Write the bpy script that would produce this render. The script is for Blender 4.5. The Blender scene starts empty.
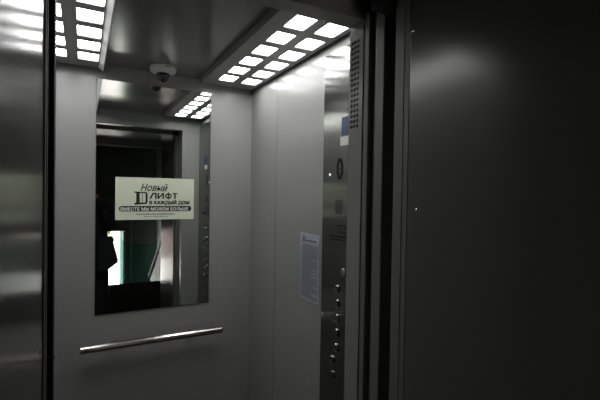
import bpy, bmesh, math, random
from mathutils import Vector, Matrix
random.seed(4)
C = bpy.context.scene.collection
sc = bpy.context.scene
PI = math.pi
E = 1.54                      # eye height above the landing floor

# ------------------------------------------------------------------ helpers
def mat(name, col, rough=.5, metal=0., spec=.5, coat=0., bump=0., bscale=60., emit=None, estr=0., aniso=0., mottle=0.,
        stretch=(1, 1, 1), alpha=1., coat_rough=.1):
    m = bpy.data.materials.new(name); m.use_nodes = True
    nt = m.node_tree; b = nt.nodes['Principled BSDF']
    b.inputs['Base Color'].default_value = (*col, 1)
    b.inputs['Roughness'].default_value = rough
    b.inputs['Metallic'].default_value = metal
    b.inputs['Specular IOR Level'].default_value = spec
    b.inputs['Coat Weight'].default_value = coat
    b.inputs['Coat Roughness'].default_value = coat_rough
    if aniso:
        b.inputs['Anisotropic'].default_value = aniso
        t = nt.nodes.new('ShaderNodeTangent'); t.direction_type = 'RADIAL'; t.axis = 'Z'
        nt.links.new(t.outputs[0], b.inputs['Tangent'])
        b.inputs['Anisotropic Rotation'].default_value = 0.0
    tc = nt.nodes.new('ShaderNodeTexCoord'); mp = nt.nodes.new('ShaderNodeMapping')
    mp.inputs['Scale'].default_value = stretch
    nt.links.new(tc.outputs['Object'], mp.inputs['Vector'])
    if bump:
        n = nt.nodes.new('ShaderNodeTexNoise'); n.inputs['Scale'].default_value = bscale; n.inputs['Detail'].default_value = 3
        bp = nt.nodes.new('ShaderNodeBump'); bp.inputs['Strength'].default_value = bump; bp.inputs['Distance'].default_value = .001
        nt.links.new(mp.outputs[0], n.inputs['Vector']); nt.links.new(n.outputs[0], bp.inputs['Height'])
        nt.links.new(bp.outputs[0], b.inputs['Normal'])
    if mottle:
        n = nt.nodes.new('ShaderNodeTexNoise'); n.inputs['Scale'].default_value = 9; n.inputs['Detail'].default_value = 6
        r = nt.nodes.new('ShaderNodeMix'); r.data_type = 'RGBA'
        r.inputs[6].default_value = (*[c*(1-mottle) for c in col], 1); r.inputs[7].default_value = (*[min(1, c*(1+mottle)) for c in col], 1)
        nt.links.new(mp.outputs[0], n.inputs['Vector']); nt.links.new(n.outputs[0], r.inputs[0]); nt.links.new(r.outputs[2], b.inputs['Base Color'])
    if emit:
        b.inputs['Emission Color'].default_value = (*emit, 1); b.inputs['Emission Strength'].default_value = estr
    return m

M = dict(
    paint=mat('grey_powder_coat', (.25, .25, .243), .25, spec=.33, bump=.02, bscale=420, mottle=.03),
    portal=mat('portal_grey_coat', (.10, .10, .097), .19, spec=.42, bump=.09, bscale=380, mottle=.03),
    ceil=mat('ceiling_grey_coat', (.15, .15, .147), .16, spec=.5, bump=.015, bscale=500),
    lampbox=mat('lamp_frame_grey', (.20, .20, .195), .35, spec=.5),
    steel=mat('brushed_steel', (.32, .32, .31), .19, metal=1., aniso=.92),
    chrome=mat('polished_steel', (.72, .72, .70), .2, metal=1.),
    rail=mat('rail_steel', (.46, .44, .42), .2, metal=1.),
    trimmetal=mat('edge_trim', (.7, .7, .7), .3, spec=.5),
    black=mat('black_void_paint', (.01, .01, .01), .8, spec=.2),
    rubber=mat('dark_rubber', (.02, .02, .02), .6, spec=.3),
    mirror=mat('mirror_silver', (.80, .83, .80), .004, metal=1.),
    mirror_edge=mat('mirror_edge', (.03, .05, .045), .2),
    diffuser=mat('lit_diffuser', (.9, .9, .9), .4, emit=(1., 1., .99), estr=17.),
    paper=mat('notice_paper', (.33, .36, .42), .35, mottle=.03),
    ink=mat('printed_ink', (.012, .014, .014), .8, spec=.2),
    greyink=mat('grey_print', (.13, .145, .17), .5),
    sticker=mat('sticker_vinyl', (.62, .66, .52), .45, mottle=.02),
    camwhite=mat('camera_housing', (.55, .55, .54), .4),
    camglass=mat('camera_dome', (.01, .01, .012), .08, spec=.6),
    screen=mat('display_glass', (.015, .025, .06), .2, spec=.25, emit=(.25, .38, .8), estr=.03),
    label=mat('white_label', (.75, .77, .68), .5),
    edgecoat=mat('matt_grey_coat', (.16, .16, .155), .5),
    led=mat('white_indicator', (.8, .8, .8), .3, emit=(1, 1, 1), estr=.8),
    floor=mat('floor_tiles', (.02, .022, .020), .8, spec=.1, mottle=.25),
    cabfloor=mat('cabin_floor', (.02, .02, .02), .5, mottle=.2),
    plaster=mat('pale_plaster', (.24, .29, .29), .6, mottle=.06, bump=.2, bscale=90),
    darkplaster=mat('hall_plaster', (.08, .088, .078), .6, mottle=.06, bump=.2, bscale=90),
    green=mat('green_wall_paint', (.006, .065, .042), .5, mottle=.08),
    doorgreen=mat('green_door_paint', (.005, .066, .044), .8, spec=.1, mottle=.05),
    doorglass=mat('pale_door_pane', (.022, .07, .05), .6, spec=.2),
    frame=mat('dark_door_frame', (.03, .045, .04), .5),
    pavement=mat('pavement', (.62, .60, .58), .8, mottle=.05),
    facade=mat('pink_plaster', (.20, .16, .155), .8, mottle=.05),
    leaf=mat('bush_leaves', (.05, .085, .015), .6, mottle=.4),
    bark=mat('bark', (.08, .05, .03), .8),
    stair=mat('stair_concrete', (.22, .22, .21), .7, mottle=.15),
    jacket=mat('black_jacket', (.012, .012, .014), .8, mottle=.2),
    trousers=mat('dark_trousers', (.015, .016, .02), .85, mottle=.2),
    skin=mat('skin', (.45, .26, .18), .5),
    hair=mat('dark_hair', (.015, .01, .008), .5, bump=.5, bscale=90, stretch=(8, 8, 1)),
    shoe=mat('black_shoe', (.012, .012, .012), .4),
    cambody=mat('camera_black', (.015, .015, .015), .45, bump=.2, bscale=500),
    lens=mat('lens_glass', (.01, .01, .02), .03),
    eye=mat('eye_white', (.7, .7, .7), .2),
    lip=mat('lip', (.35, .13, .11), .45),
)

def link(name, me, parent=None):
    o = bpy.data.objects.new(name, me); C.objects.link(o)
    if parent: o.parent = parent
    return o
def obj(name, bm, m, parent=None, smooth=False, bevel=0.):
    me = bpy.data.meshes.new(name)
    bmesh.ops.recalc_face_normals(bm, faces=bm.faces)
    bm.to_mesh(me); bm.free()
    for mm in (m if isinstance(m, (list, tuple)) else [m]): me.materials.append(M[mm])
    if smooth:
        for p in me.polygons: p.use_smooth = True
        me.set_sharp_from_angle(angle=math.radians(40))
    o = link(name, me)
    if parent:
        o.parent = parent
        o.matrix_parent_inverse = parent.matrix_world.inverted() if False else Matrix.Translation(-parent.location)
    if bevel:
        bv = o.modifiers.new('bevel', 'BEVEL'); bv.width = bevel; bv.segments = 2; bv.limit_method = 'ANGLE'
    return o
def thing(name, label, cat, loc=(0, 0, 0), group=None):
    o = bpy.data.objects.new(name, None); C.objects.link(o); o.location = loc; o.empty_display_size = .05
    o['label'] = label; o['category'] = cat
    if group: o['group'] = group
    return o
def tag(o, label, cat, group=None):
    o['label'] = label; o['category'] = cat
    if group: o['group'] = group
    return o
def S(o): o['kind'] = 'structure'; return o
def box(bm, x0, x1, y0, y1, z0, z1, mi=0):
    vs = [bm.verts.new((x, y, z)) for x in (x0, x1) for y in (y0, y1) for z in (z0, z1)]
    for f in ((0, 1, 3, 2), (4, 6, 7, 5), (0, 4, 5, 1), (2, 3, 7, 6), (0, 2, 6, 4), (1, 5, 7, 3)):
        bm.faces.new([vs[i] for i in f]).material_index = mi
def mkbox(name, dims, m, parent=None, bevel=0.):
    bm = bmesh.new(); box(bm, *dims); return obj(name, bm, m, parent, bevel=bevel)
def frame_of(d):
    d = Vector(d).normalized(); a = Vector((0, 0, 1)) if abs(d.z) < .9 else Vector((1, 0, 0))
    u = d.cross(a).normalized(); v = d.cross(u); return u, v
def tube(bm, p0, p1, r, n=20, r1=None, caps=True):
    p0, p1 = Vector(p0), Vector(p1); u, v = frame_of(p1-p0); r1 = r if r1 is None else r1
    A = [bm.verts.new(p0+(u*math.cos(2*PI*i/n)+v*math.sin(2*PI*i/n))*r) for i in range(n)]
    B = [bm.verts.new(p1+(u*math.cos(2*PI*i/n)+v*math.sin(2*PI*i/n))*r1) for i in range(n)]
    for i in range(n): bm.faces.new((A[i], A[(i+1) % n], B[(i+1) % n], B[i]))
    if caps: bm.faces.new(A); bm.faces.new(B)
def lathe(bm, origin, axis, prof, n=32, flat=1.):
    """prof: (radius, distance along axis); closes at both ends"""
    o = Vector(origin); ax = Vector(axis).normalized(); u, v = frame_of(ax); rings = []
    for r, h in prof:
        if r < 1e-6: rings.append([bm.verts.new(o+ax*h)])
        else: rings.append([bm.verts.new(o+ax*h+(u*math.cos(2*PI*i/n)+v*math.sin(2*PI*i/n))*r) for i in range(n)])
    for a, b in zip(rings, rings[1:]):
        for i in range(n):
            j = (i+1) % n
            if len(a) == 1 and len(b) == 1: continue
            if len(a) == 1: bm.faces.new((a[0], b[i], b[j]))
            elif len(b) == 1: bm.faces.new((a[i], a[j], b[0]))
            else: bm.faces.new((a[i], a[j], b[j], b[i]))
def sphere(bm, c, r, sc_=(1, 1, 1), seg=20):
    bmesh.ops.create_uvsphere(bm, u_segments=seg, v_segments=seg//2+2, radius=1,
        matrix=Matrix.Translation(c) @ Matrix.Diagonal((r*sc_[0], r*sc_[1], r*sc_[2], 1)))
def text_mesh(s, size, width=None, extrude=.0004, shear=0.):
    cu = bpy.data.curves.new('t', 'FONT'); cu.body = s; cu.size = size; cu.extrude = extrude; cu.shear = shear
    cu.resolution_u = 3
    to = bpy.data.objects.new('t', cu); C.objects.link(to); bpy.context.view_layer.update()
    dg = bpy.context.evaluated_depsgraph_get(); me = bpy.data.meshes.new_from_object(to.evaluated_get(dg))
    bpy.data.objects.remove(to); bpy.data.curves.remove(cu)
    xs = [v.co.x for v in me.vertices]; k = (width/(max(xs)-min(xs))) if width else 1; x0 = min(xs)
    for v in me.vertices: v.co.x = (v.co.x-x0)*k
    return me
BACK = Matrix.Rotation(PI/2, 4, 'X')                                    # text facing -Y
SIDE = Matrix.Rotation(-PI/2, 4, 'Z') @ Matrix.Rotation(PI/2, 4, 'X')   # text facing -X
def put_text(bm, s, size, pos, rot, width=None, bold=0., **k):
    me = text_mesh(s, size, width, **k); me.transform(rot); me.transform(Matrix.Translation(pos))
    for k, (dx, dz) in enumerate(((0, 0),) if not bold else ((-bold, -bold), (bold, -bold), (-bold, bold), (bold, bold))):
        v = Vector((dx, -.00025*k, dz)); me.transform(Matrix.Translation(v)); bm.from_mesh(me); me.transform(Matrix.Translation(-v))
    bpy.data.meshes.remove(me)

# ------------------------------------------------------------------ lift cabin shell
XL, XR, YB, YF0, YF1 = -.17, .78, 2.0, .863, .923      # cabin inside
OL, OR = -.049, .6468                                   # door opening
ZL = E+.4605                                            # underside of cabin lintel
ZC = E+.56                                              # centre ceiling
ZP = E+.533                                             # lamp boxes underside
ZT = 2.16
S(mkbox('floor', (XL, XR, YF0, YB, -.03, 0), 'cabfloor'))
S(mkbox('wall_back', (XL-.03, XR+.03, YB, YB+.03, -.03, ZT), 'paint'))
bm = bmesh.new()
for y0, y1 in ((YF1, 1.683), (1.687, YB)): box(bm, XR, XR+.02, y0, y1, 0, ZT)
box(bm, XR+.006, XR+.03, YF1, YB, -.03, ZT)
S(obj('wall_right', bm, 'paint'))
bm = bmesh.new()
for y0, y1 in ((YF1, 1.683), (1.687, YB)): box(bm, XL-.02, XL, y0, y1, 0, ZT)
box(bm, XL-.03, XL-.006, YF1, YB, -.03, ZT)
S(obj('wall_left', bm, 'paint'))
S(mkbox('ceiling', (XL-.03, XR+.03, YF0, YB, ZT, ZT+.03), 'black'))
S(mkbox('trim_1', (.0755, .4985, .93, 1.998, ZC, ZC+.02), 'ceil', bevel=.003))   # raised centre panel

# front returns with the perforated vents
def front_return(name, x0, x1, face):
    """face = +1: vent sheet on the low-X side (right return); -1: on the high-X side"""
    bm = bmesh.new()
    t = .0025
    if face > 0: xs0, xs1, cx0, cx1 = x0, x0+t, x0+.012, x1
    else: xs0, xs1, cx0, cx1 = x1-t, x1, x0, x1-.012
    rows, pitch, hs, z0 = 17, .01425, .0043, E+.185
    cols = [.8845, .8975, .9105]
    # vent sheet as a grid of strips around square holes
    zs = [0]; [zs.extend((z0+i*pitch-hs, z0+i*pitch+hs)) for i in range(rows)]; zs.append(ZT)
    ys = [YF0]; [ys.extend((c-hs, c+hs)) for c in cols]; ys.append(YF1)
    for i in range(len(zs)-1):
        if i % 2 == 0: box(bm, xs0, xs1, YF0, YF1, zs[i], zs[i+1])
        else:
            for j in range(0, len(ys)-1, 2): box(bm, xs0, xs1, ys[j], ys[j+1], zs[i], zs[i+1])
    box(bm, x0 if face < 0 else xs1, x1 if face > 0 else xs0, YF1-.003, YF1, 0, ZT)      # cabin side skin
    box(bm, x0 if face < 0 else xs1, x1 if face > 0 else xs0, YF0, YF0+.003, 0, ZT)
    box(bm, cx0, cx1, YF0+.0035, YF1-.0035, 0, ZT, 1)
    return S(obj(name, bm, ['paint', 'black']))
front_return('wall_front', OR, XR+.03, 1)
front_return('wall_front', XL-.03, OL, -1)
S(mkbox('wall_front', (OL, OR, YF0, YF1, ZL, ZT), 'paint', bevel=.0015))
S(mkbox('trim_2', (OL-.3, XR+.2, .775, YF0, -.03, -.002), 'chrome'))                         # cabin sill

# ------------------------------------------------------------------ ceiling lamps
def lamp(x0, x1, cols, label):
    t = thing('ceiling_lamp', label, 'ceiling lamp', ((x0+x1)/2, 1.5, ZP), 'grid lamps along the cabin ceiling')
    bm = bmesh.new()
    y0, y1, ly, lp, ls = 1.03, 1.965, 1.0715, .141, .0966
    th = .0055
    xs = [x0]; [xs.extend(c) for c in cols]; xs.append(x1)
    ysq = [y0]; [ysq.extend((ly+i*lp, ly+i*lp+ls)) for i in range(6)]; ysq.append(y1)
    for i in range(0, len(ysq)-1):
        if i % 2 == 0: box(bm, x0, x1, ysq[i], ysq[i+1], ZP, ZP+th)
        else:
            for j in range(0, len(xs)-1, 2): box(bm, xs[j], xs[j+1], ysq[i], ysq[i+1], ZP, ZP+th)
    for a, b in ((x0, x0+.003), (x1-.003, x1)): box(bm, a, b, y0, y1, ZP+th, ZT-.002)
    for a, b in ((y0, y0+.003), (y1-.003, y1)): box(bm, x0+.003, x1-.003, a, b, ZP+th, ZT-.002)
    obj('lamp_frame', bm, 'lampbox', t)
    first = None
    for i in range(6):
        for c in cols:
            if first is None:
                bm = bmesh.new(); w, l = c[1]-c[0], ls
                box(bm, -w/2-.002, w/2+.002, -l/2-.002, l/2+.002, 0, .004)
                me = obj('diffuser', bm, 'diffuser', t); first = me; o = me
            else:
                o = first.copy(); C.objects.link(o); o.parent = t
            o.matrix_parent_inverse = Matrix.Translation(-t.location)
            o.location = ((c[0]+c[1])/2, ly+i*lp+ls/2, ZP+th+.0004)
    return t
lamp(.500, .766, [(.5584, .6295), (.671, .7453)], 'ceiling lamp with two rows of glowing squares beside the control panel wall')
L2 = lamp(-.160, .0525, [(-.1355, -.063), (-.0221, .0499)], 'ceiling lamp with glowing squares at the far left, partly hidden by the left jamb')
# bright bent edge strip along the left lamp
bm = bmesh.new()
for y0, y1 in ((1.03, 1.965),):
    a = [(.0535, ZP+.001), (.071, ZP-.012), (.0735, ZP-.010), (.0735, ZT-.002), (.071, ZT-.002), (.071, ZP-.006), (.0535, ZP+.004)]
    A = [bm.verts.new((x, y0, z)) for x, z in a]; B = [bm.verts.new((x, y1, z)) for x, z in a]
    for i in range(len(a)): j = (i+1) % len(a); bm.faces.new((A[i], A[j], B[j], B[i]))
    bm.faces.new(A); bm.faces.new(B)
obj('edge_strip', bm, 'trimmetal', L2)['label'] = 'polished edge strip'

# ------------------------------------------------------------------ mirror, sticker, handrail
mr = thing('wall_mirror', 'tall frameless rectangular mirror on the back wall of the lift', 'mirror', (.30, YB, E-.03))
bm = bmesh.new(); box(bm, .046, .5593, YB-.0045, YB-.0003, E-.5546, E+.4955); obj('glass_edge', bm, 'mirror_edge', mr)
bm = bmesh.new(); box(bm, .0475, .5578, YB-.0053, YB-.0046, E-.5531, E+.494); obj('mirror_glass', bm, 'mirror', mr)

yb = YB-.0053
st = thing('poster_sticker', 'pale sticker with black Russian lettering stuck across the mirror', 'sticker', (.30, yb, E-.03))
sx0, sx1, sz0, sz1 = .126, .479, E-.1326, E+.0636
def sp(px, py):     # photo-like layout units 0..1 over the sticker
    return sx0+(sx1-sx0)*px, sz0+(sz1-sz0)*(1-py)
bm = bmesh.new(); box(bm, sx0, sx1, yb-.0006, yb, sz0, sz1); obj('sheet', bm, 'sticker', st)
yt = yb-.0009
W = sx1-sx0; H = sz1-sz0
bm = bmesh.new()
x, z = sp(.305, .315); put_text(bm, 'Новый', H*.235, (x, yt, z), BACK, width=W*.34, shear=.35, bold=.0004)
obj('script_lettering', bm, 'ink', st)
bm = bmesh.new()
def bar(p, q, t):      # one heavy stroke of the headline, in sheet units
    x0, z0 = sp(*p); x1, z1 = sp(*q); d = Vector((x1-x0, z1-z0)); n_ = Vector((-d.y, d.x)).normalized()*t/2
    pts = [(x0+n_.x, z0+n_.y), (x1+n_.x, z1+n_.y), (x1-n_.x, z1-n_.y), (x0-n_.x, z0-n_.y)]
    A = [bm.verts.new((a, yb-.0007, b)) for a, b in pts]; B = [bm.verts.new((a, yb-.0013, b)) for a, b in pts]
    bm.faces.new(A); bm.faces.new(B)
    for i in range(4): k = (i+1) % 4; bm.faces.new((A[i], A[k], B[k], B[i]))
T = .0072; a, b = .36, .50
bar((.422, b), (.462, a), T); bar((.455, a+.012), (.500, a+.012), T*.8); bar((.492, a), (.497, b), T)
bar((.525, a), (.525, b), T); bar((.528, b-.01), (.585, a+.01), T*.8); bar((.588, a), (.588, b), T)
cx_, cz_ = sp(.657, (a+b)/2); V = []
for i in range(28):
    an = 2*PI*i/28; V.append([bm.verts.new((cx_+math.cos(an)*(.0155-k), yb-q, cz_+math.sin(an)*(.0125-k))) for q in (.0007, .0013) for k in (0, .0058)])
for i in range(28):
    p_, q_ = V[i], V[(i+1) % 28]
    for f in ((0, 1), (1, 3), (3, 2), (2, 0)): bm.faces.new((p_[f[0]], p_[f[1]], q_[f[1]], q_[f[0]]))
bar((.657, a-.012), (.657, b+.012), T*.8)
bar((.712, a+.012), (.775, a+.012), T*.8); bar((.743, a), (.743, b), T)
x, z = sp(.415, .63); put_text(bm, 'В КАЖДЫЙ ДОМ', H*.105, (x, yt, z), BACK, width=W*.52, bold=.0010)
obj('headline_lettering', bm, 'ink', st)
# small line print and the pill with white lettering
bm = bmesh.new()
x0, z0 = sp(.045, .80); x1, z1 = sp(.965, .675); r = (z1-z0)*.42; n = 8
pts = []
for cx_, cz_, a0 in ((x1-r, z1-r, 0), (x0+r, z1-r, PI/2), (x0+r, z0+r, PI), (x1-r, z0+r, 3*PI/2)):
    for k in range(n+1): a = a0+PI/2*k/n; pts.append((cx_+r*math.cos(a), cz_+r*math.sin(a)))
A = [bm.verts.new((px, yb-.0007, pz)) for px, pz in pts]; B = [bm.verts.new((px, yb-.0012, pz)) for px, pz in pts]
bm.faces.new(A); bm.faces.new(B)
for i in range(len(pts)): j = (i+1) % len(pts); bm.faces.new((A[i], A[j], B[j], B[i]))
obj('banner', bm, 'ink', st)
bm = bmesh.new(); x, z = sp(.065, .78); put_text(bm, 'ВМЕСТЕ МЫ МОЖЕМ БОЛЬШЕ', H*.100, (x, yb-.0016, z), BACK, width=W*.86, bold=.00045)
obj('banner_lettering', bm, 'label', st)
bm = bmesh.new()
rr = random.Random(2)
for (pa, pb, py, h) in ((.255, .74, .885, .034), (.345, .65, .935, .02)):
    px = pa
    while px < pb:
        w = rr.uniform(.008, .016); x0, z0 = sp(px, py); x1, z1 = sp(px+w, py-h*rr.uniform(.7, 1)); box(bm, x0, x1, yb-.0011, yb-.0007, z0, z1); px += w+.005
obj('small_print', bm, 'greyink', st)
# open door emblem left of the headline
bm = bmesh.new()
def pl(pts, d=.0005):
    A = [bm.verts.new((*[sp(a, b)[0]], yb-.0007, sp(a, b)[1])) for a, b in pts]; B = [bm.verts.new((sp(a, b)[0], yb-.0007-d, sp(a, b)[1])) for a, b in pts]
    bm.faces.new(A); bm.faces.new(B)
    for i in range(len(pts)): j = (i+1) % len(pts); bm.faces.new((A[i], A[j], B[j], B[i]))
pl([(.225, .33), (.385, .345), (.385, .375), (.225, .36)]); pl([(.225, .60), (.385, .585), (.385, .62), (.235, .645)])
pl([(.25, .36), (.285, .362), (.285, .60), (.25, .60)]); pl([(.365, .375), (.39, .375), (.39, .585), (.365, .585)])
pl([(.285, .36), (.29, .36), (.30, .60), (.29, .61)]); pl([(.322, .38), (.329, .38), (.329, .60), (.322, .60)])
obj('door_emblem', bm, 'ink', st)

hr = thing('handrail', 'round steel handrail across the back wall under the mirror', 'handrail', (.30, 1.93, E-.68))
zr = E-.681
bm = bmesh.new(); lathe(bm, (-.009, 1.93, zr), (1, 0, 0), [(0, 0), (.0145, 0), (.0162, .002), (.0162, .617), (.0145, .619), (0, .619)], 28)
obj('rail', bm, 'rail', hr, smooth=True)
for xb in (.13, .47):
    bm = bmesh.new(); tube(bm, (xb, 1.936, zr-.006), (xb, 1.997, zr-.012), .006, 14); lathe(bm, (xb, YB-.0002, zr-.012), (0, -1, 0), [(0, 0), (.013, 0), (.013, .003), (.011, .005), (0, .005)], 24)
    obj('bracket', bm, 'portal', hr, smooth=True)

# ------------------------------------------------------------------ dome camera
dc = thing('dome_camera', 'small white security camera with black dome at the top of the back wall', 'security camera', (.312, 1.90, ZC))
bm = bmesh.new(); lathe(bm, (.312, 1.90, ZC), (0, 0, -1), [(0, 0), (.055, 0), (.057, .003), (.057, .014), (.053, .022), (.043, .027), (.028, .030), (0, .030)], 40)
obj('housing', bm, 'camwhite', dc, smooth=True)
bm = bmesh.new(); lathe(bm, (.312, 1.90, ZC-.0298), (0, 0, -1), [(0, 0), (.029, 0), (.031, .004), (.028, .006), (.027, .008)] + [(.024*math.cos(a), .012+.026*math.sin(a)) for a in [k*PI/16 for k in range(8)]]+[(0, .038)], 32)
obj('dome', bm, 'camglass', dc, smooth=True)
bm = bmesh.new()
for k in range(3): box(bm, .313+k*.007, .318+k*.007, 1.8424, 1.8442, ZC-.0125, ZC-.0085)
obj('badge', bm, 'ink', dc)

# ------------------------------------------------------------------ control panel
cp = thing('control_panel', 'tall brushed steel control panel with call buttons on the right wall', 'control panel', (XR, 1.10, E))
xp = XR-.0062
mkbox('plate', (xp, XR-.0003, .9235, 1.262, .06, E+.500), 'steel', cp, bevel=.001)
mkbox('display', (xp-.002, xp-.0002, 1.075, 1.143, E+.201, E+.262), 'screen', cp, bevel=.0008)
mkbox('label_plate', (xp-.0012, xp-.0002, 1.085, 1.150, E+.166, E+.196), 'camwhite', cp)
mkbox('seam', (xp-.0006, xp-.0001, .93, 1.258, E+.030, E+.031), 'black', cp)
# oval emblem with an up and a down arrow
def ring_yz(bm, cy, cz, ry, rz, w, x0, x1, n=36):
    V = []
    for i in range(n):
        a = 2*PI*i/n; c, s = math.cos(a), math.sin(a)
        V.append([bm.verts.new((x, cy+c*(ry+k), cz+s*(rz+k))) for x in (x0, x1) for k in (0, -w)])
    for i in range(n):
        a, b = V[i], V[(i+1) % n]
        for f in ((0, 1), (1, 3), (3, 2), (2, 0)): bm.faces.new((a[f[0]], a[f[1]], b[f[1]], b[f[0]]))
def prism_yz(bm, pts, x0, x1):
    A = [bm.verts.new((x0, y, z)) for y, z in pts]; B = [bm.verts.new((x1, y, z)) for y, z in pts]
    bm.faces.new(A); bm.faces.new(B)
    for i in range(len(pts)): j = (i+1) % len(pts); bm.faces.new((A[i], A[j], B[j], B[i]))
bm = bmesh.new(); ec, ez = 1.152, E+.0875
ring_yz(bm, ec, ez, .0185, .037, .004, xp-.0012, xp-.0001)
prism_yz(bm, [(ec-.015, ez-.002), (ec+.015, ez-.002), (ec+.015, ez+.002), (ec-.015, ez+.002)], xp-.0012, xp-.0001)
for s in (1, -1):
    prism_yz(bm, [(ec, ez+s*.034), (ec-.004, ez+s*.034), (ec-.013, ez+s*.006), (ec-.009, ez+s*.006)], xp-.0012, xp-.0001)
    prism_yz(bm, [(ec, ez+s*.034), (ec+.004, ez+s*.034), (ec+.013, ez+s*.006), (ec+.009, ez+s*.006)], xp-.0012, xp-.0001)
obj('emblem', bm, 'ink', cp)
bm = bmesh.new(); lathe(bm, (xp, 1.214, E+.070), (-1, 0, 0), [(0, 0), (.005, 0), (.005, .001), (.003, .0025), (0, .003)], 16); obj('indicator_light', bm, 'led', cp, smooth=True)
bm = bmesh.new()
for i in range(6):
    for j in range(7):
        lathe(bm, (xp-.0001, 1.172-.0075*i, E-.022-.007*j), (-1, 0, 0), [(0, 0), (.0026, 0), (.0026, .0004), (0, .0004)], 8)
obj('speaker_holes', bm, 'ink', cp)
bm = bmesh.new()      # instruction print: pictogram and two heavy lines
ring = [(1.158, E-.118), (1.118, E-.118)]
for y0, y1, z0, z1 in ((1.112, 1.160, E-.131, E-.128), (1.112, 1.160, E-.108, E-.105), (1.157, 1.160, E-.131, E-.105), (1.112, 1.115, E-.131, E-.105), (1.138, 1.141, E-.131, E-.105)):
    box(bm, xp-.0006, xp-.0001, y0, y1, z0, z1)
rr = random.Random(5)
for zz in (E-.143, E-.153):
    y = 1.200
    while y > 1.02: w = rr.uniform(.006, .016); box(bm, xp-.0006, xp-.0001, y-w, y, zz-.0065, zz); y -= w+.003
obj('instruction_print', bm, 'ink', cp)
def button(y, z):
    bm = bmesh.new(); lathe(bm, (xp, y, z), (-1, 0, 0), [(0, 0), (.0150, 0), (.0150, .003), (.0135, .0045), (.0120, .0035), (.0120, .001), (0, .001)], 28)
    o = obj('call_button', bm, 'steel', cp, smooth=True)
    bm = bmesh.new(); lathe(bm, (xp-.0012, y, z), (-1, 0, 0), [(0, 0), (.0112, 0), (.0112, .003), (.0095, .0042), (0, .0035)], 24)
    c = obj('button_cap', bm, 'steel', None, smooth=True); c.parent = o; c.matrix_parent_inverse = o.matrix_world.inverted()
    return o
for k in range(5): button(1.155, E-.325-.0512*k)
for k in range(2): button(1.178, E-.581-.0535*k)
for k in range(6): button(1.085, E-.35-.0512*k)
bm = bmesh.new(); lathe(bm, (xp, 1.12, E-.262), (-1, 0, 0), [(0, 0), (.013, 0), (.013, .003), (.010, .005), (.004, .005), (.004, .002), (0, .002)], 24); obj('key_switch', bm, 'chrome', cp, smooth=True)

# ------------------------------------------------------------------ paper notice
nt_ = thing('paper_notice', 'printed paper notice taped to the right wall beside the control panel', 'notice', (XR, 1.36, E-.28))
bm = bmesh.new(); N = 10
y0, y1, z0, z1 = 1.287, 1.441, E-.420, E-.155
g = [[bm.verts.new((XR-.0002-.0012*math.exp(-((i/N)*6)), y0+(y1-y0)*i/N, z0+(z1-z0)*j/6)) for j in range(7)] for i in range(N+1)]
for i in range(N):
    for j in range(6): bm.faces.new((g[i][j], g[i+1][j], g[i+1][j+1], g[i][j+1]))
o = obj('sheet', bm, 'paper', nt_); s_ = o.modifiers.new('s', 'SOLIDIFY'); s_.thickness = .0004; s_.offset = 1
bm = bmesh.new(); rr = random.Random(9)
def nx(y): return XR-.0008-.0012*math.exp(-((y-y0)/(y1-y0))*6)
for i in range(3):
    for j in range(4): box(bm, nx(1.40)-.0004, nx(1.40), 1.402+i*.007-.002, 1.402+i*.007+.002, E-.170-j*.006-.002, E-.170-j*.006+.002)
y = 1.392
while y > 1.31: w = rr.uniform(.005, .012); box(bm, nx(y-w)-.0004, nx(y-w), y-w, y, E-.186, E-.181); y -= w+.003
obj('letterhead', bm, 'ink', nt_)
bm = bmesh.new()
z = E-.200
while z > z0+.012:
    y = y1-.010-rr.choice((0, 0, .012)); end = y0+.010+rr.choice((0, 0, 0, .05))
    while y > end:
        w = min(rr.uniform(.006, .018), y-end+.001); box(bm, nx(y-w)-.0004, nx(y-w), y-w, y, z-.0034, z); y -= w+.0025
    z -= .0066
obj('printed_text', bm, 'greyink', nt_)

# ------------------------------------------------------------------ car door leaves, landing frame, portal
def leaf(name_i, x0, x1, y0, y1, flip, m='edgecoat'):
    """steel door leaf with a bevelled leading edge"""
    return S(mkbox(name_i, (x0, x1, y0, y1, .01, E+.475), m, bevel=.0025))
leaf('door_1', .6485, 1.15, .8405, .8600, 1)
leaf('door_2', .648, 1.15, .779, .812, 1)
leaf('door_3', -.60, -.0475, .8405, .8600, -1, 'rubber')
leaf('door_4', -.60, -.0430, .779, .812, -1, 'rubber')
S(mkbox('trim_7', (.664, 1.15, .8125, .840, 0, E+.46), 'edgecoat'))
# landing frame strips, with a fine raised bead
def strip(name, x0, x1, s):
    bm = bmesh.new(); box(bm, x0, x1, .684, .731, 0, E+.47)
    xf = x0 if s > 0 else x1
    bx0, bx1 = (xf-.0015, xf) if s > 0 else (xf, xf+.0015)
    box(bm, bx0, bx1, .700, .703, 0, E+.46)
    return S(obj(name, bm, 'edgecoat', bevel=.001))
for o_ in [o for o in bpy.data.objects if o.name == 'door_4']:
    bm = bmesh.new(); lathe(bm, (-.0430, .790, E-.283), (1, 0, 0), [(0, 0), (.0045, 0), (.004, .0016), (.002, .0026), (0, .003)], 14)
    o = obj('screw', bm, 'chrome', None, smooth=True); o.parent = o_
strip('door_5', .642, 1.15, 1)
strip('door_6', -.60, -.049, -1)
ZH = E+.455
Yp0, Yp1 = .10, .676
def portal_panel(name, x0, x1, screws, sgn):
    t = mkbox(name, (x0, x1, Yp0, Yp1, 0, ZH+.05), 'portal', bevel=.0012); S(t)
    for (y, z) in screws:
        xf = x0 if sgn > 0 else x1
        bm = bmesh.new(); lathe(bm, (xf, y, z), (-sgn, 0, 0), [(0, 0), (.0042, 0), (.0038, .0014), (.002, .0022), (0, .0024)], 14)
        o = obj('screw', bm, 'chrome', None, smooth=True); o.parent = t
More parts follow.
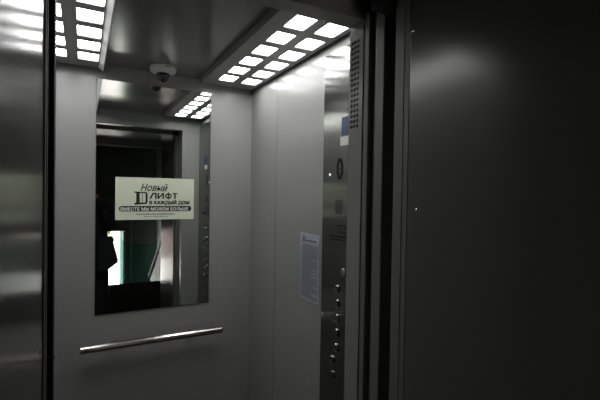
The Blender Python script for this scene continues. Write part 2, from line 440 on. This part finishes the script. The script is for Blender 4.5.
portal_panel('trim_3', .636, .66, [(.667, E+.362), (.646, E-.031), (.650, E-.429), (.667, E-1.0), (.14, E+.362), (.14, E-.031)], 1)
portal_panel('trim_4', -.075, -.051, [(.649, E-.224), (.649, E-.75), (.14, E-.031)], -1)
S(mkbox('trim_5', (-.051, .636, Yp0, Yp1, ZH, ZH+.09), 'portal', bevel=.0015))
S(mkbox('trim_6', (-.11, .695, Yp0-.022, Yp0-.0005, ZH-.050, ZH+.05), 'portal', bevel=.002))
S(mkbox('trim_6', (-.0505, .6355, Yp0-.020, Yp0+.004, ZH-.063, ZH-.0505), 'plaster', bevel=.002))  # pale lip over the portal
for i, (a, b) in enumerate(((-.11, -.052), (.637, .695))): S(mkbox('trim_7', (a, b, Yp0-.022, Yp0-.0005, 0, ZH-.0505), 'portal', bevel=.002))
# running gear box behind the landing header
dg_ = thing('door_track', 'black door track bracket above the right jamb of the lift doorway', 'door track', (.70, .765, E+.47))
mkbox('track_bar', (.60, 1.1, .75, .775, E+.50, E+.56), 'rubber', dg_)
mkbox('hanger', (.60, .655, .742, .776, E+.437, E+.505), 'rubber', dg_, bevel=.008)
mkbox('hanger', (.68, .74, .742, .776, E+.437, E+.505), 'rubber', dg_, bevel=.008)
# shaft enclosure
S(mkbox('wall_shaft', (1.18, 1.22, .676, 2.08, -.2, 2.7), 'black'))
S(mkbox('wall_shaft', (-.66, -.62, .676, 2.08, -.2, 2.7), 'black'))
S(mkbox('wall_shaft', (-.62, 1.18, 2.05, 2.08, -.2, 2.7), 'black'))
S(mkbox('wall_shaft', (-.62, 1.18, .676, 2.05, 2.66, 2.7), 'black'))
S(mkbox('wall_shaft', (-.62, 1.18, .676, 2.05, -.2, -.16), 'black'))

# ------------------------------------------------------------------ landing and stair hall behind the photographer
HX0, HX1, YE = -1.9, 1.60, -6.6
YS = -3.25; ZB = -1.44
WF = (.101, .675)
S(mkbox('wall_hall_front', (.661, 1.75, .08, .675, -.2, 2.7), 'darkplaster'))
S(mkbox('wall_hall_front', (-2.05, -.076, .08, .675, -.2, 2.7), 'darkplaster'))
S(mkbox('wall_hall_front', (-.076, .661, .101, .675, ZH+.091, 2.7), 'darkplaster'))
S(mkbox('floor_landing', (HX0, HX1, YS, .675, -.2, 0), 'floor'))
S(mkbox('trim_8', (-.1, .7, .68, .74, -.03, -.002), 'chrome'))
S(mkbox('floor_entrance', (HX0, HX1, YE, YS, ZB-.15, ZB), 'floor'))
bm = bmesh.new()
for k in range(8):
    box(bm, -.9, 1.37, YS-.3*(k+1), YS-.3*k, ZB, -.16*(k+1))
S(obj('floor_stairs', bm, 'stair'))
S(mkbox('wall_stairwell', (HX0, -.901, YS-2.4, YS-.15, ZB, 2.7), 'darkplaster'))
# side walls
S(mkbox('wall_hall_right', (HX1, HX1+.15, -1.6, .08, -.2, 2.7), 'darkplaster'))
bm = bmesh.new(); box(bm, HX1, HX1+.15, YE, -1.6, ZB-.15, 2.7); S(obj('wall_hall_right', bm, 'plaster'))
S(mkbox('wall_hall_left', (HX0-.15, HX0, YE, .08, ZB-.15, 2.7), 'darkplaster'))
S(mkbox('ceiling_hall', (HX0-.15, HX1+.15, YE-.25, .675, 2.7, 2.8), 'darkplaster'))
# end wall: green dado below, plaster above, with the street doorway
DX0, DX1, DZ = -.50, .892, E-.966
ZG = E-1.304
bm = bmesh.new()
box(bm, DX1, HX1+.15, YE-.25, YE, ZB-.15, ZG); box(bm, HX0-.15, DX0, YE-.25, YE, ZB-.15, ZG); S(obj('wall_hall_end', bm, 'green'))
bm = bmesh.new()
box(bm, DX1, HX1+.15, YE-.25, YE, ZG, 2.7); box(bm, HX0-.15, DX0, YE-.25, YE, ZG, 2.7); box(bm, DX0, DX1, YE-.25, YE, DZ, 2.7); S(obj('wall_hall_end', bm, 'darkplaster'))
bm = bmesh.new()
box(bm, DX1, DX1+.05, YE, YE+.03, ZB, DZ+.05); box(bm, DX0-.05, DX0, YE, YE+.03, ZB, DZ+.05); box(bm, DX0, DX1, YE, YE+.03, DZ, DZ+.05)
S(obj('trim_9', bm, 'frame'))
pp = thing('wall_pipe', 'thin pale pipe running up the green wall beside the street door', 'pipe', (1.03, YE+.02, ZB))
bm = bmesh.new(); tube(bm, (1.03, YE+.03, ZB), (1.03, YE+.03, .9), .008, 12); obj('pipe', bm, 'plaster', pp, smooth=True)
# street door leaf, opened outwards
sd = thing('entrance_door', 'green street door standing open to the bright yard, seen in the mirror', 'door', (DX1-.03, YE-.25, ZB))
xd = DX1-.002
mkbox('door_leaf', (xd-.03, xd, YE-1.04, YE-.012, ZB+.02, E-1.25), 'doorgreen', sd, bevel=.003)
bm = bmesh.new()
for y0, y1, z0, z1 in ((YE-1.04, YE-.94, E-1.249, DZ-.02), (YE-.11, YE-.012, E-1.249, DZ-.02), (YE-.94, YE-.11, DZ-.07, DZ-.02)): box(bm, xd-.03, xd, y0, y1, z0, z1)
obj('upper_rail', bm, 'doorglass', sd)
mkbox('door_pane', (xd-.020, xd-.010, YE-.94, YE-.11, E-1.249, DZ-.07), 'doorglass', sd)
bm = bmesh.new(); tube(bm, (xd-.04, YE-.97, ZB+.95), (xd-.09, YE-.97, ZB+.95), .008, 10); tube(bm, (xd-.09, YE-.97, ZB+.95), (xd-.09, YE-.97, ZB+1.15), .010, 10); tube(bm, (xd-.09, YE-.97, ZB+1.15), (xd-.04, YE-.97, ZB+1.15), .008, 10)
obj('door_handle', bm, 'frame', sd, smooth=True)
# stair rail over a pale solid parapet
sr = thing('stair_railing', 'dark slanted stair railing over a pale parapet, seen in the mirror', 'railing', (1.37, -5.0, -1.0))
def rz(y): return -.39+(y+5.77)*.615
bm = bmesh.new(); tube(bm, (1.34, -5.80, rz(-5.80)), (1.34, -3.3, rz(-3.3)), .022, 14); obj('top_rail', bm, 'frame', sr, smooth=True)
bm = bmesh.new()
yz = [(-5.78, ZB), (-5.78, rz(-5.78)-.07), (-3.3, rz(-3.3)-.07), (-3.3, -.02), (-3.3, ZB)]
prism_yz(bm, yz, 1.372, 1.40); obj('parapet', bm, 'plaster', sr)
for y in (-5.6, -4.6, -3.6):
    bm = bmesh.new(); tube(bm, (1.34, y, rz(y)), (1.374, y, rz(y)-.10), .008, 10); obj('bracket', bm, 'frame', sr, smooth=True)

# ------------------------------------------------------------------ the yard beyond the street door
S(mkbox('ground', (-8, 9, -22, YE-.25, ZB-.2, ZB-.03), 'pavement'))
S(mkbox('wall_facade', (-8, 9, -15.3, -15, ZB-.03, 4), 'facade'))
def bush(x, y, r, zc, seed, label):
    t = thing('young_tree', label, 'tree', (x, y, ZB-.03))
    rr = random.Random(seed); bm = bmesh.new()
    for k in range(1500):
        d = Vector((rr.gauss(0, 1), rr.gauss(0, 1), rr.gauss(0, 1))).normalized()*r*rr.uniform(.55, 1)
        c = Vector((x, y, zc))+Vector((d.x, d.y, d.z*.95)); s = rr.uniform(.04, .08)
        u = Vector((rr.gauss(0, 1), rr.gauss(0, 1), rr.gauss(0, 1))).normalized(); v = u.cross(Vector((rr.random(), rr.random(), 1))).normalized()
        bm.faces.new([bm.verts.new(c+u*s), bm.verts.new(c+v*s*.5), bm.verts.new(c-u*s), bm.verts.new(c-v*s*.5)])
    obj('foliage', bm, 'leaf', t)
    bm = bmesh.new(); tube(bm, (x, y, ZB-.03), (x, y, zc+r*.3), .04, 10, .02)
    for k in range(5):
        a = k*1.3; tube(bm, (x, y, zc-r), (x+.6*r*math.cos(a), y+.6*r*math.sin(a), zc), .02, 8, .008)
    obj('stem', bm, 'bark', t)
bush(.44, -10.6, .42, .36, 1, 'small green tree in the bright yard beyond the street door, seen in the mirror')

# ------------------------------------------------------------------ the photographer
P = thing('person', 'person in black jacket and trousers holding a camera to the eye, reflected in the mirror', 'person', (.03, -.30, 0))
def skin_mesh(name, V, Ed, m, parent, levels=2, root=0):
    me = bpy.data.meshes.new(name); bm = bmesh.new(); sl = bm.verts.layers.skin.verify()
    vs = []
    for i, (p, r) in enumerate(V):
        v = bm.verts.new(p); rr_ = r if isinstance(r, tuple) else (r, r); v[sl].radius = rr_; vs.append(v)
        if i == root: v[sl].use_root = True
    for a, b in Ed: bm.edges.new((vs[a], vs[b]))
    bm.to_mesh(me); bm.free(); me.materials.append(M[m])
    o = link(name, me); o.parent = parent; o.matrix_parent_inverse = Matrix.Translation(-parent.location)
    sk = o.modifiers.new('skin', 'SKIN'); sk.use_smooth_shade = True; sk.branch_smoothing = .4
    sb = o.modifiers.new('sub', 'SUBSURF'); sb.levels = levels; sb.render_levels = levels
    return o
px, py = .04, -.36
# body surface: torso, neck, arms to the wrists, legs to the ankles
V = [((px, py, .93), (.22, .135)), ((px, py-.01, 1.10), (.215, .13)), ((px, py-.015, 1.27), (.195, .12)), ((px, py-.01, 1.38), (.12, .09)), ((px, py+.01, 1.455), .055), ((px, py+.03, 1.52), .055),
     ((px+.165, py, 1.37), .060), ((px+.19, py+.12, 1.19), .046), ((px+.11, py+.22, 1.40), .036), ((px+.075, py+.245, 1.475), .027),
     ((px-.17, py, 1.37), .062), ((px-.235, py+.09, 1.17), .048), ((px-.15, py+.22, 1.38), .036), ((px-.105, py+.245, 1.46), .027),
     ((px+.095, py, .86), .105), ((px+.105, py+.02, .48), .078), ((px+.11, py-.01, .09), .05),
     ((px-.095, py, .86), .105), ((px-.115, py+.01, .48), .078), ((px-.13, py-.02, .09), .05)]
Ed = [(0, 1), (1, 2), (2, 3), (3, 4), (4, 5), (3, 6), (6, 7), (7, 8), (8, 9), (3, 10), (10, 11), (11, 12), (12, 13), (0, 14), (14, 15), (15, 16), (0, 17), (17, 18), (18, 19)]
skin_mesh('body', V, Ed, 'jacket', P)
# flared jacket hem over the trousers
bm = bmesh.new(); R = []
for z, rx, ry in ((1.00, .165, .100), (1.0, .181, .112), (.90, .188, .120), (.80, .196, .128), (.785, .195, .127), (.79, .180, .112), (.90, .172, .104)):
    R.append([bm.verts.new((.04+rx*math.cos(a)*(1+.02*math.sin(5*a)), py-.006+ry*math.sin(a), z)) for a in [2*PI*i/40 for i in range(40)]])
for a, b in zip(R, R[1:]):
    for i in range(40): bm.faces.new((a[i], a[(i+1) % 40], b[(i+1) % 40], b[i]))
obj('jacket_hem', bm, 'jacket', P, smooth=True)
# head: one surface with a face
bm = bmesh.new(); bmesh.ops.create_icosphere(bm, subdivisions=5, radius=1)
hc = Vector((px-.005, py+.055, 1.565))
for v in bm.verts:
    x, y, z = v.co
    w = 1-.20*max(0, -z)**1.3
    X, Y, Z = x*.075*w, y*.095*(1-.10*max(0, -z)), z*.115
    if y > 0:
        Y += .024*math.exp(-(X/.010)**2-((Z+.012)/.020)**2)                    # nose
        for s in (-1, 1): Y -= .010*math.exp(-((X-s*.031)/.014)**2-((Z-.010)/.010)**2)   # eye sockets
        Y += .006*math.exp(-(X/.035)**2-((Z-.030)/.008)**2)                    # brow
        Y += .005*math.exp(-(X/.020)**2-((Z+.050)/.008)**2)                    # lips
        Y += .008*math.exp(-(X/.020)**2-((Z+.088)/.014)**2)                    # chin
    v.co = hc+Vector((X, Y, Z))
obj('head', bm, 'skin', P, smooth=True)
for s in (-1, 1):
    bm = bmesh.new(); sphere(bm, hc+Vector((s*.031, .0735, .010)), .0115); obj('eye', bm, 'eye', P, smooth=True)
    bm = bmesh.new(); sphere(bm, hc+Vector((s*.076, -.005, -.005)), .03, (.28, .6, 1.)); obj('ear', bm, 'skin', P, smooth=True)
bm = bmesh.new(); sphere(bm, hc+Vector((0, .089, -.050)), .024, (1, .28, .25)); obj('mouth', bm, 'lip', P, smooth=True)
bm = bmesh.new(); bmesh.ops.create_icosphere(bm, subdivisions=5, radius=1)
dl = [v for v in bm.verts if (v.co.y > .35 and v.co.z < .45) or v.co.z < -.35]
bmesh.ops.delete(bm, geom=dl, context='VERTS')
for v in bm.verts: v.co = hc+Vector((v.co.x*.084, v.co.y*.104-.004, v.co.z*.124+.002))
o = obj('hair', bm, 'hair', P, smooth=True); s_ = o.modifiers.new('s', 'SOLIDIFY'); s_.thickness = .012
# hands: palm, four bent fingers and a thumb gripping the camera
def hand(s):
    cx_ = px+s*.075 if s > 0 else px-.105
    wz = 1.475 if s > 0 else 1.46
    wr = Vector((cx_, py+.245, wz)); gx = -.012+.058*s                 # grip side x of the camera
    palm = Vector((gx+s*.024, -.085, 1.515))
    V = [(wr, .024), ((wr+palm)/2, (.026, .018)), (palm, (.034, .016))]; Ed = [(0, 1), (1, 2)]
    for k, ln in enumerate((.92, 1., .94, .78)):
        z = 1.557-.0175*k
        base = Vector((gx+s*.020, -.070, z)); k1 = base+Vector((s*.006, .026*ln, 0)); k2 = k1+Vector((-s*.020, .016*ln, 0)); k3 = k2+Vector((-s*.020, -.002, -.001))
        i = len(V); V += [(base, .0095), (k1, .0088), (k2, .0082), (k3, .0072)]; Ed += [(2, i), (i, i+1), (i+1, i+2), (i+2, i+3)]
    t0 = palm+Vector((-s*.006, -.030, -.010)); t1 = t0+Vector((-s*.022, -.018, .018)); t2 = t1+Vector((-s*.020, -.002, .014))
    i = len(V); V += [(t0, .012), (t1, .010), (t2, .0085)]; Ed += [(2, i), (i, i+1), (i+1, i+2)]
    skin_mesh('hand', V, Ed, 'skin', P, 2)
hand(1); hand(-1)
for s in (1, -1):
    bm = bmesh.new(); fx = px+(.11 if s > 0 else -.13); fy = py-(.01 if s > 0 else .02)
    prof = [(-.075, .030, .07), (-.06, .042, .10), (0, .046, .105), (.06, .046, .07), (.13, .050, .05), (.18, .040, .038), (.20, .018, .022)]
    R = []
    for dy, w, h in prof:
        R.append([bm.verts.new((fx+w*math.cos(a), fy+dy, .004+max(0, math.sin(a))*h)) for a in [2*PI*i/16 for i in range(16)]])
    for a, b in zip(R, R[1:]):
        for i in range(16): bm.faces.new((a[i], a[(i+1) % 16], b[(i+1) % 16], b[i]))
    bm.faces.new(R[0]); bm.faces.new(R[-1]); obj('shoe', bm, 'shoe', P, smooth=True)
# camera in the hands (lens front just behind the picture's viewpoint)
cm = thing('photo_camera', 'black camera held up by the person outside the lift', 'camera', (-.012, -.07, 1.54))
mkbox('camera_body', (-.072, .045, -.105, -.062, 1.497, 1.570), 'cambody', cm, bevel=.008)
mkbox('viewfinder', (-.035, .012, -.105, -.066, 1.5705, 1.590), 'cambody', cm, bevel=.005)
bm = bmesh.new(); lathe(bm, (-.012, -.061, 1.54), (0, 1, 0), [(0, 0), (.031, 0), (.031, .018), (.028, .020), (.028, .030), (.033, .034), (.033, .042), (.026, .042), (.024, .038), (0, .038)], 32); obj('lens', bm, 'cambody', cm, smooth=True)
bm = bmesh.new(); lathe(bm, (-.012, -.0228, 1.54), (0, 1, 0), [(0, 0), (.0235, 0), (.020, .0015), (0, .003)], 28); obj('front_glass', bm, 'lens', cm, smooth=True)
# bag on the hip
bg = thing('shoulder_bag', 'black shoulder bag hanging in front of the hip of the person', 'bag', (.22, -.16, .85))
bm = bmesh.new()
prof = [(.12, 1.11), (.236, 1.112), (.252, 1.095), (.252, 1.075), (.246, 1.06), (.290, .885), (.286, .868), (.205, .805), (.12, .80)]
A = [bm.verts.new((x, -.205, z)) for x, z in prof]; B = [bm.verts.new((x, -.125, z)) for x, z in prof]
bm.faces.new(A); bm.faces.new(B)
for i in range(len(prof)): j = (i+1) % len(prof); bm.faces.new((A[i], A[j], B[j], B[i]))
obj('bag_body', bm, 'jacket', bg, bevel=.008)
bm = bmesh.new(); pts = [(.150, -.165, 1.10), (.120, -.185, 1.25), (.115, -.23, 1.40), (.11, -.30, 1.455), (.10, -.38, 1.47)]
for a, b in zip(pts, pts[1:]): tube(bm, a, b, .007, 8)
obj('strap', bm, 'jacket', bg)

# ------------------------------------------------------------------ light and camera
w = bpy.data.worlds.new('World'); sc.world = w; w.use_nodes = True
b = w.node_tree.nodes['Background']; b.inputs[0].default_value = (1, .995, .98, 1); b.inputs[1].default_value = 16.0
cd = bpy.data.cameras.new('Camera'); cam = bpy.data.objects.new('Camera', cd); C.objects.link(cam)
cd.sensor_width = 36; cd.lens = 401.99/600*36; cd.clip_start = .005; cd.clip_end = 60
ya, pi_, ro = math.radians(28.3031), math.radians(.8902), math.radians(.9)
F = Vector((math.sin(ya)*math.cos(pi_), math.cos(ya)*math.cos(pi_), -math.sin(pi_)))
R_ = Vector((math.cos(ya), -math.sin(ya), 0)); U = R_.cross(F)
R2 = R_*math.cos(ro)+U*math.sin(ro); U2 = -R_*math.sin(ro)+U*math.cos(ro)
mt = Matrix((R2, U2, -F)).transposed().to_4x4(); mt.translation = (0, 0, E)
cam.matrix_world = mt; sc.camera = cam
sc.view_settings.view_transform = 'Standard'; sc.view_settings.look = 'None'; sc.view_settings.gamma = 1
sc.view_settings.exposure = 0; sc.view_settings.use_curve_mapping = False
sc.cycles.glossy_bounces = 8; sc.cycles.max_bounces = 12; sc.cycles.diffuse_bounces = 5
sc.cycles.caustics_reflective = True
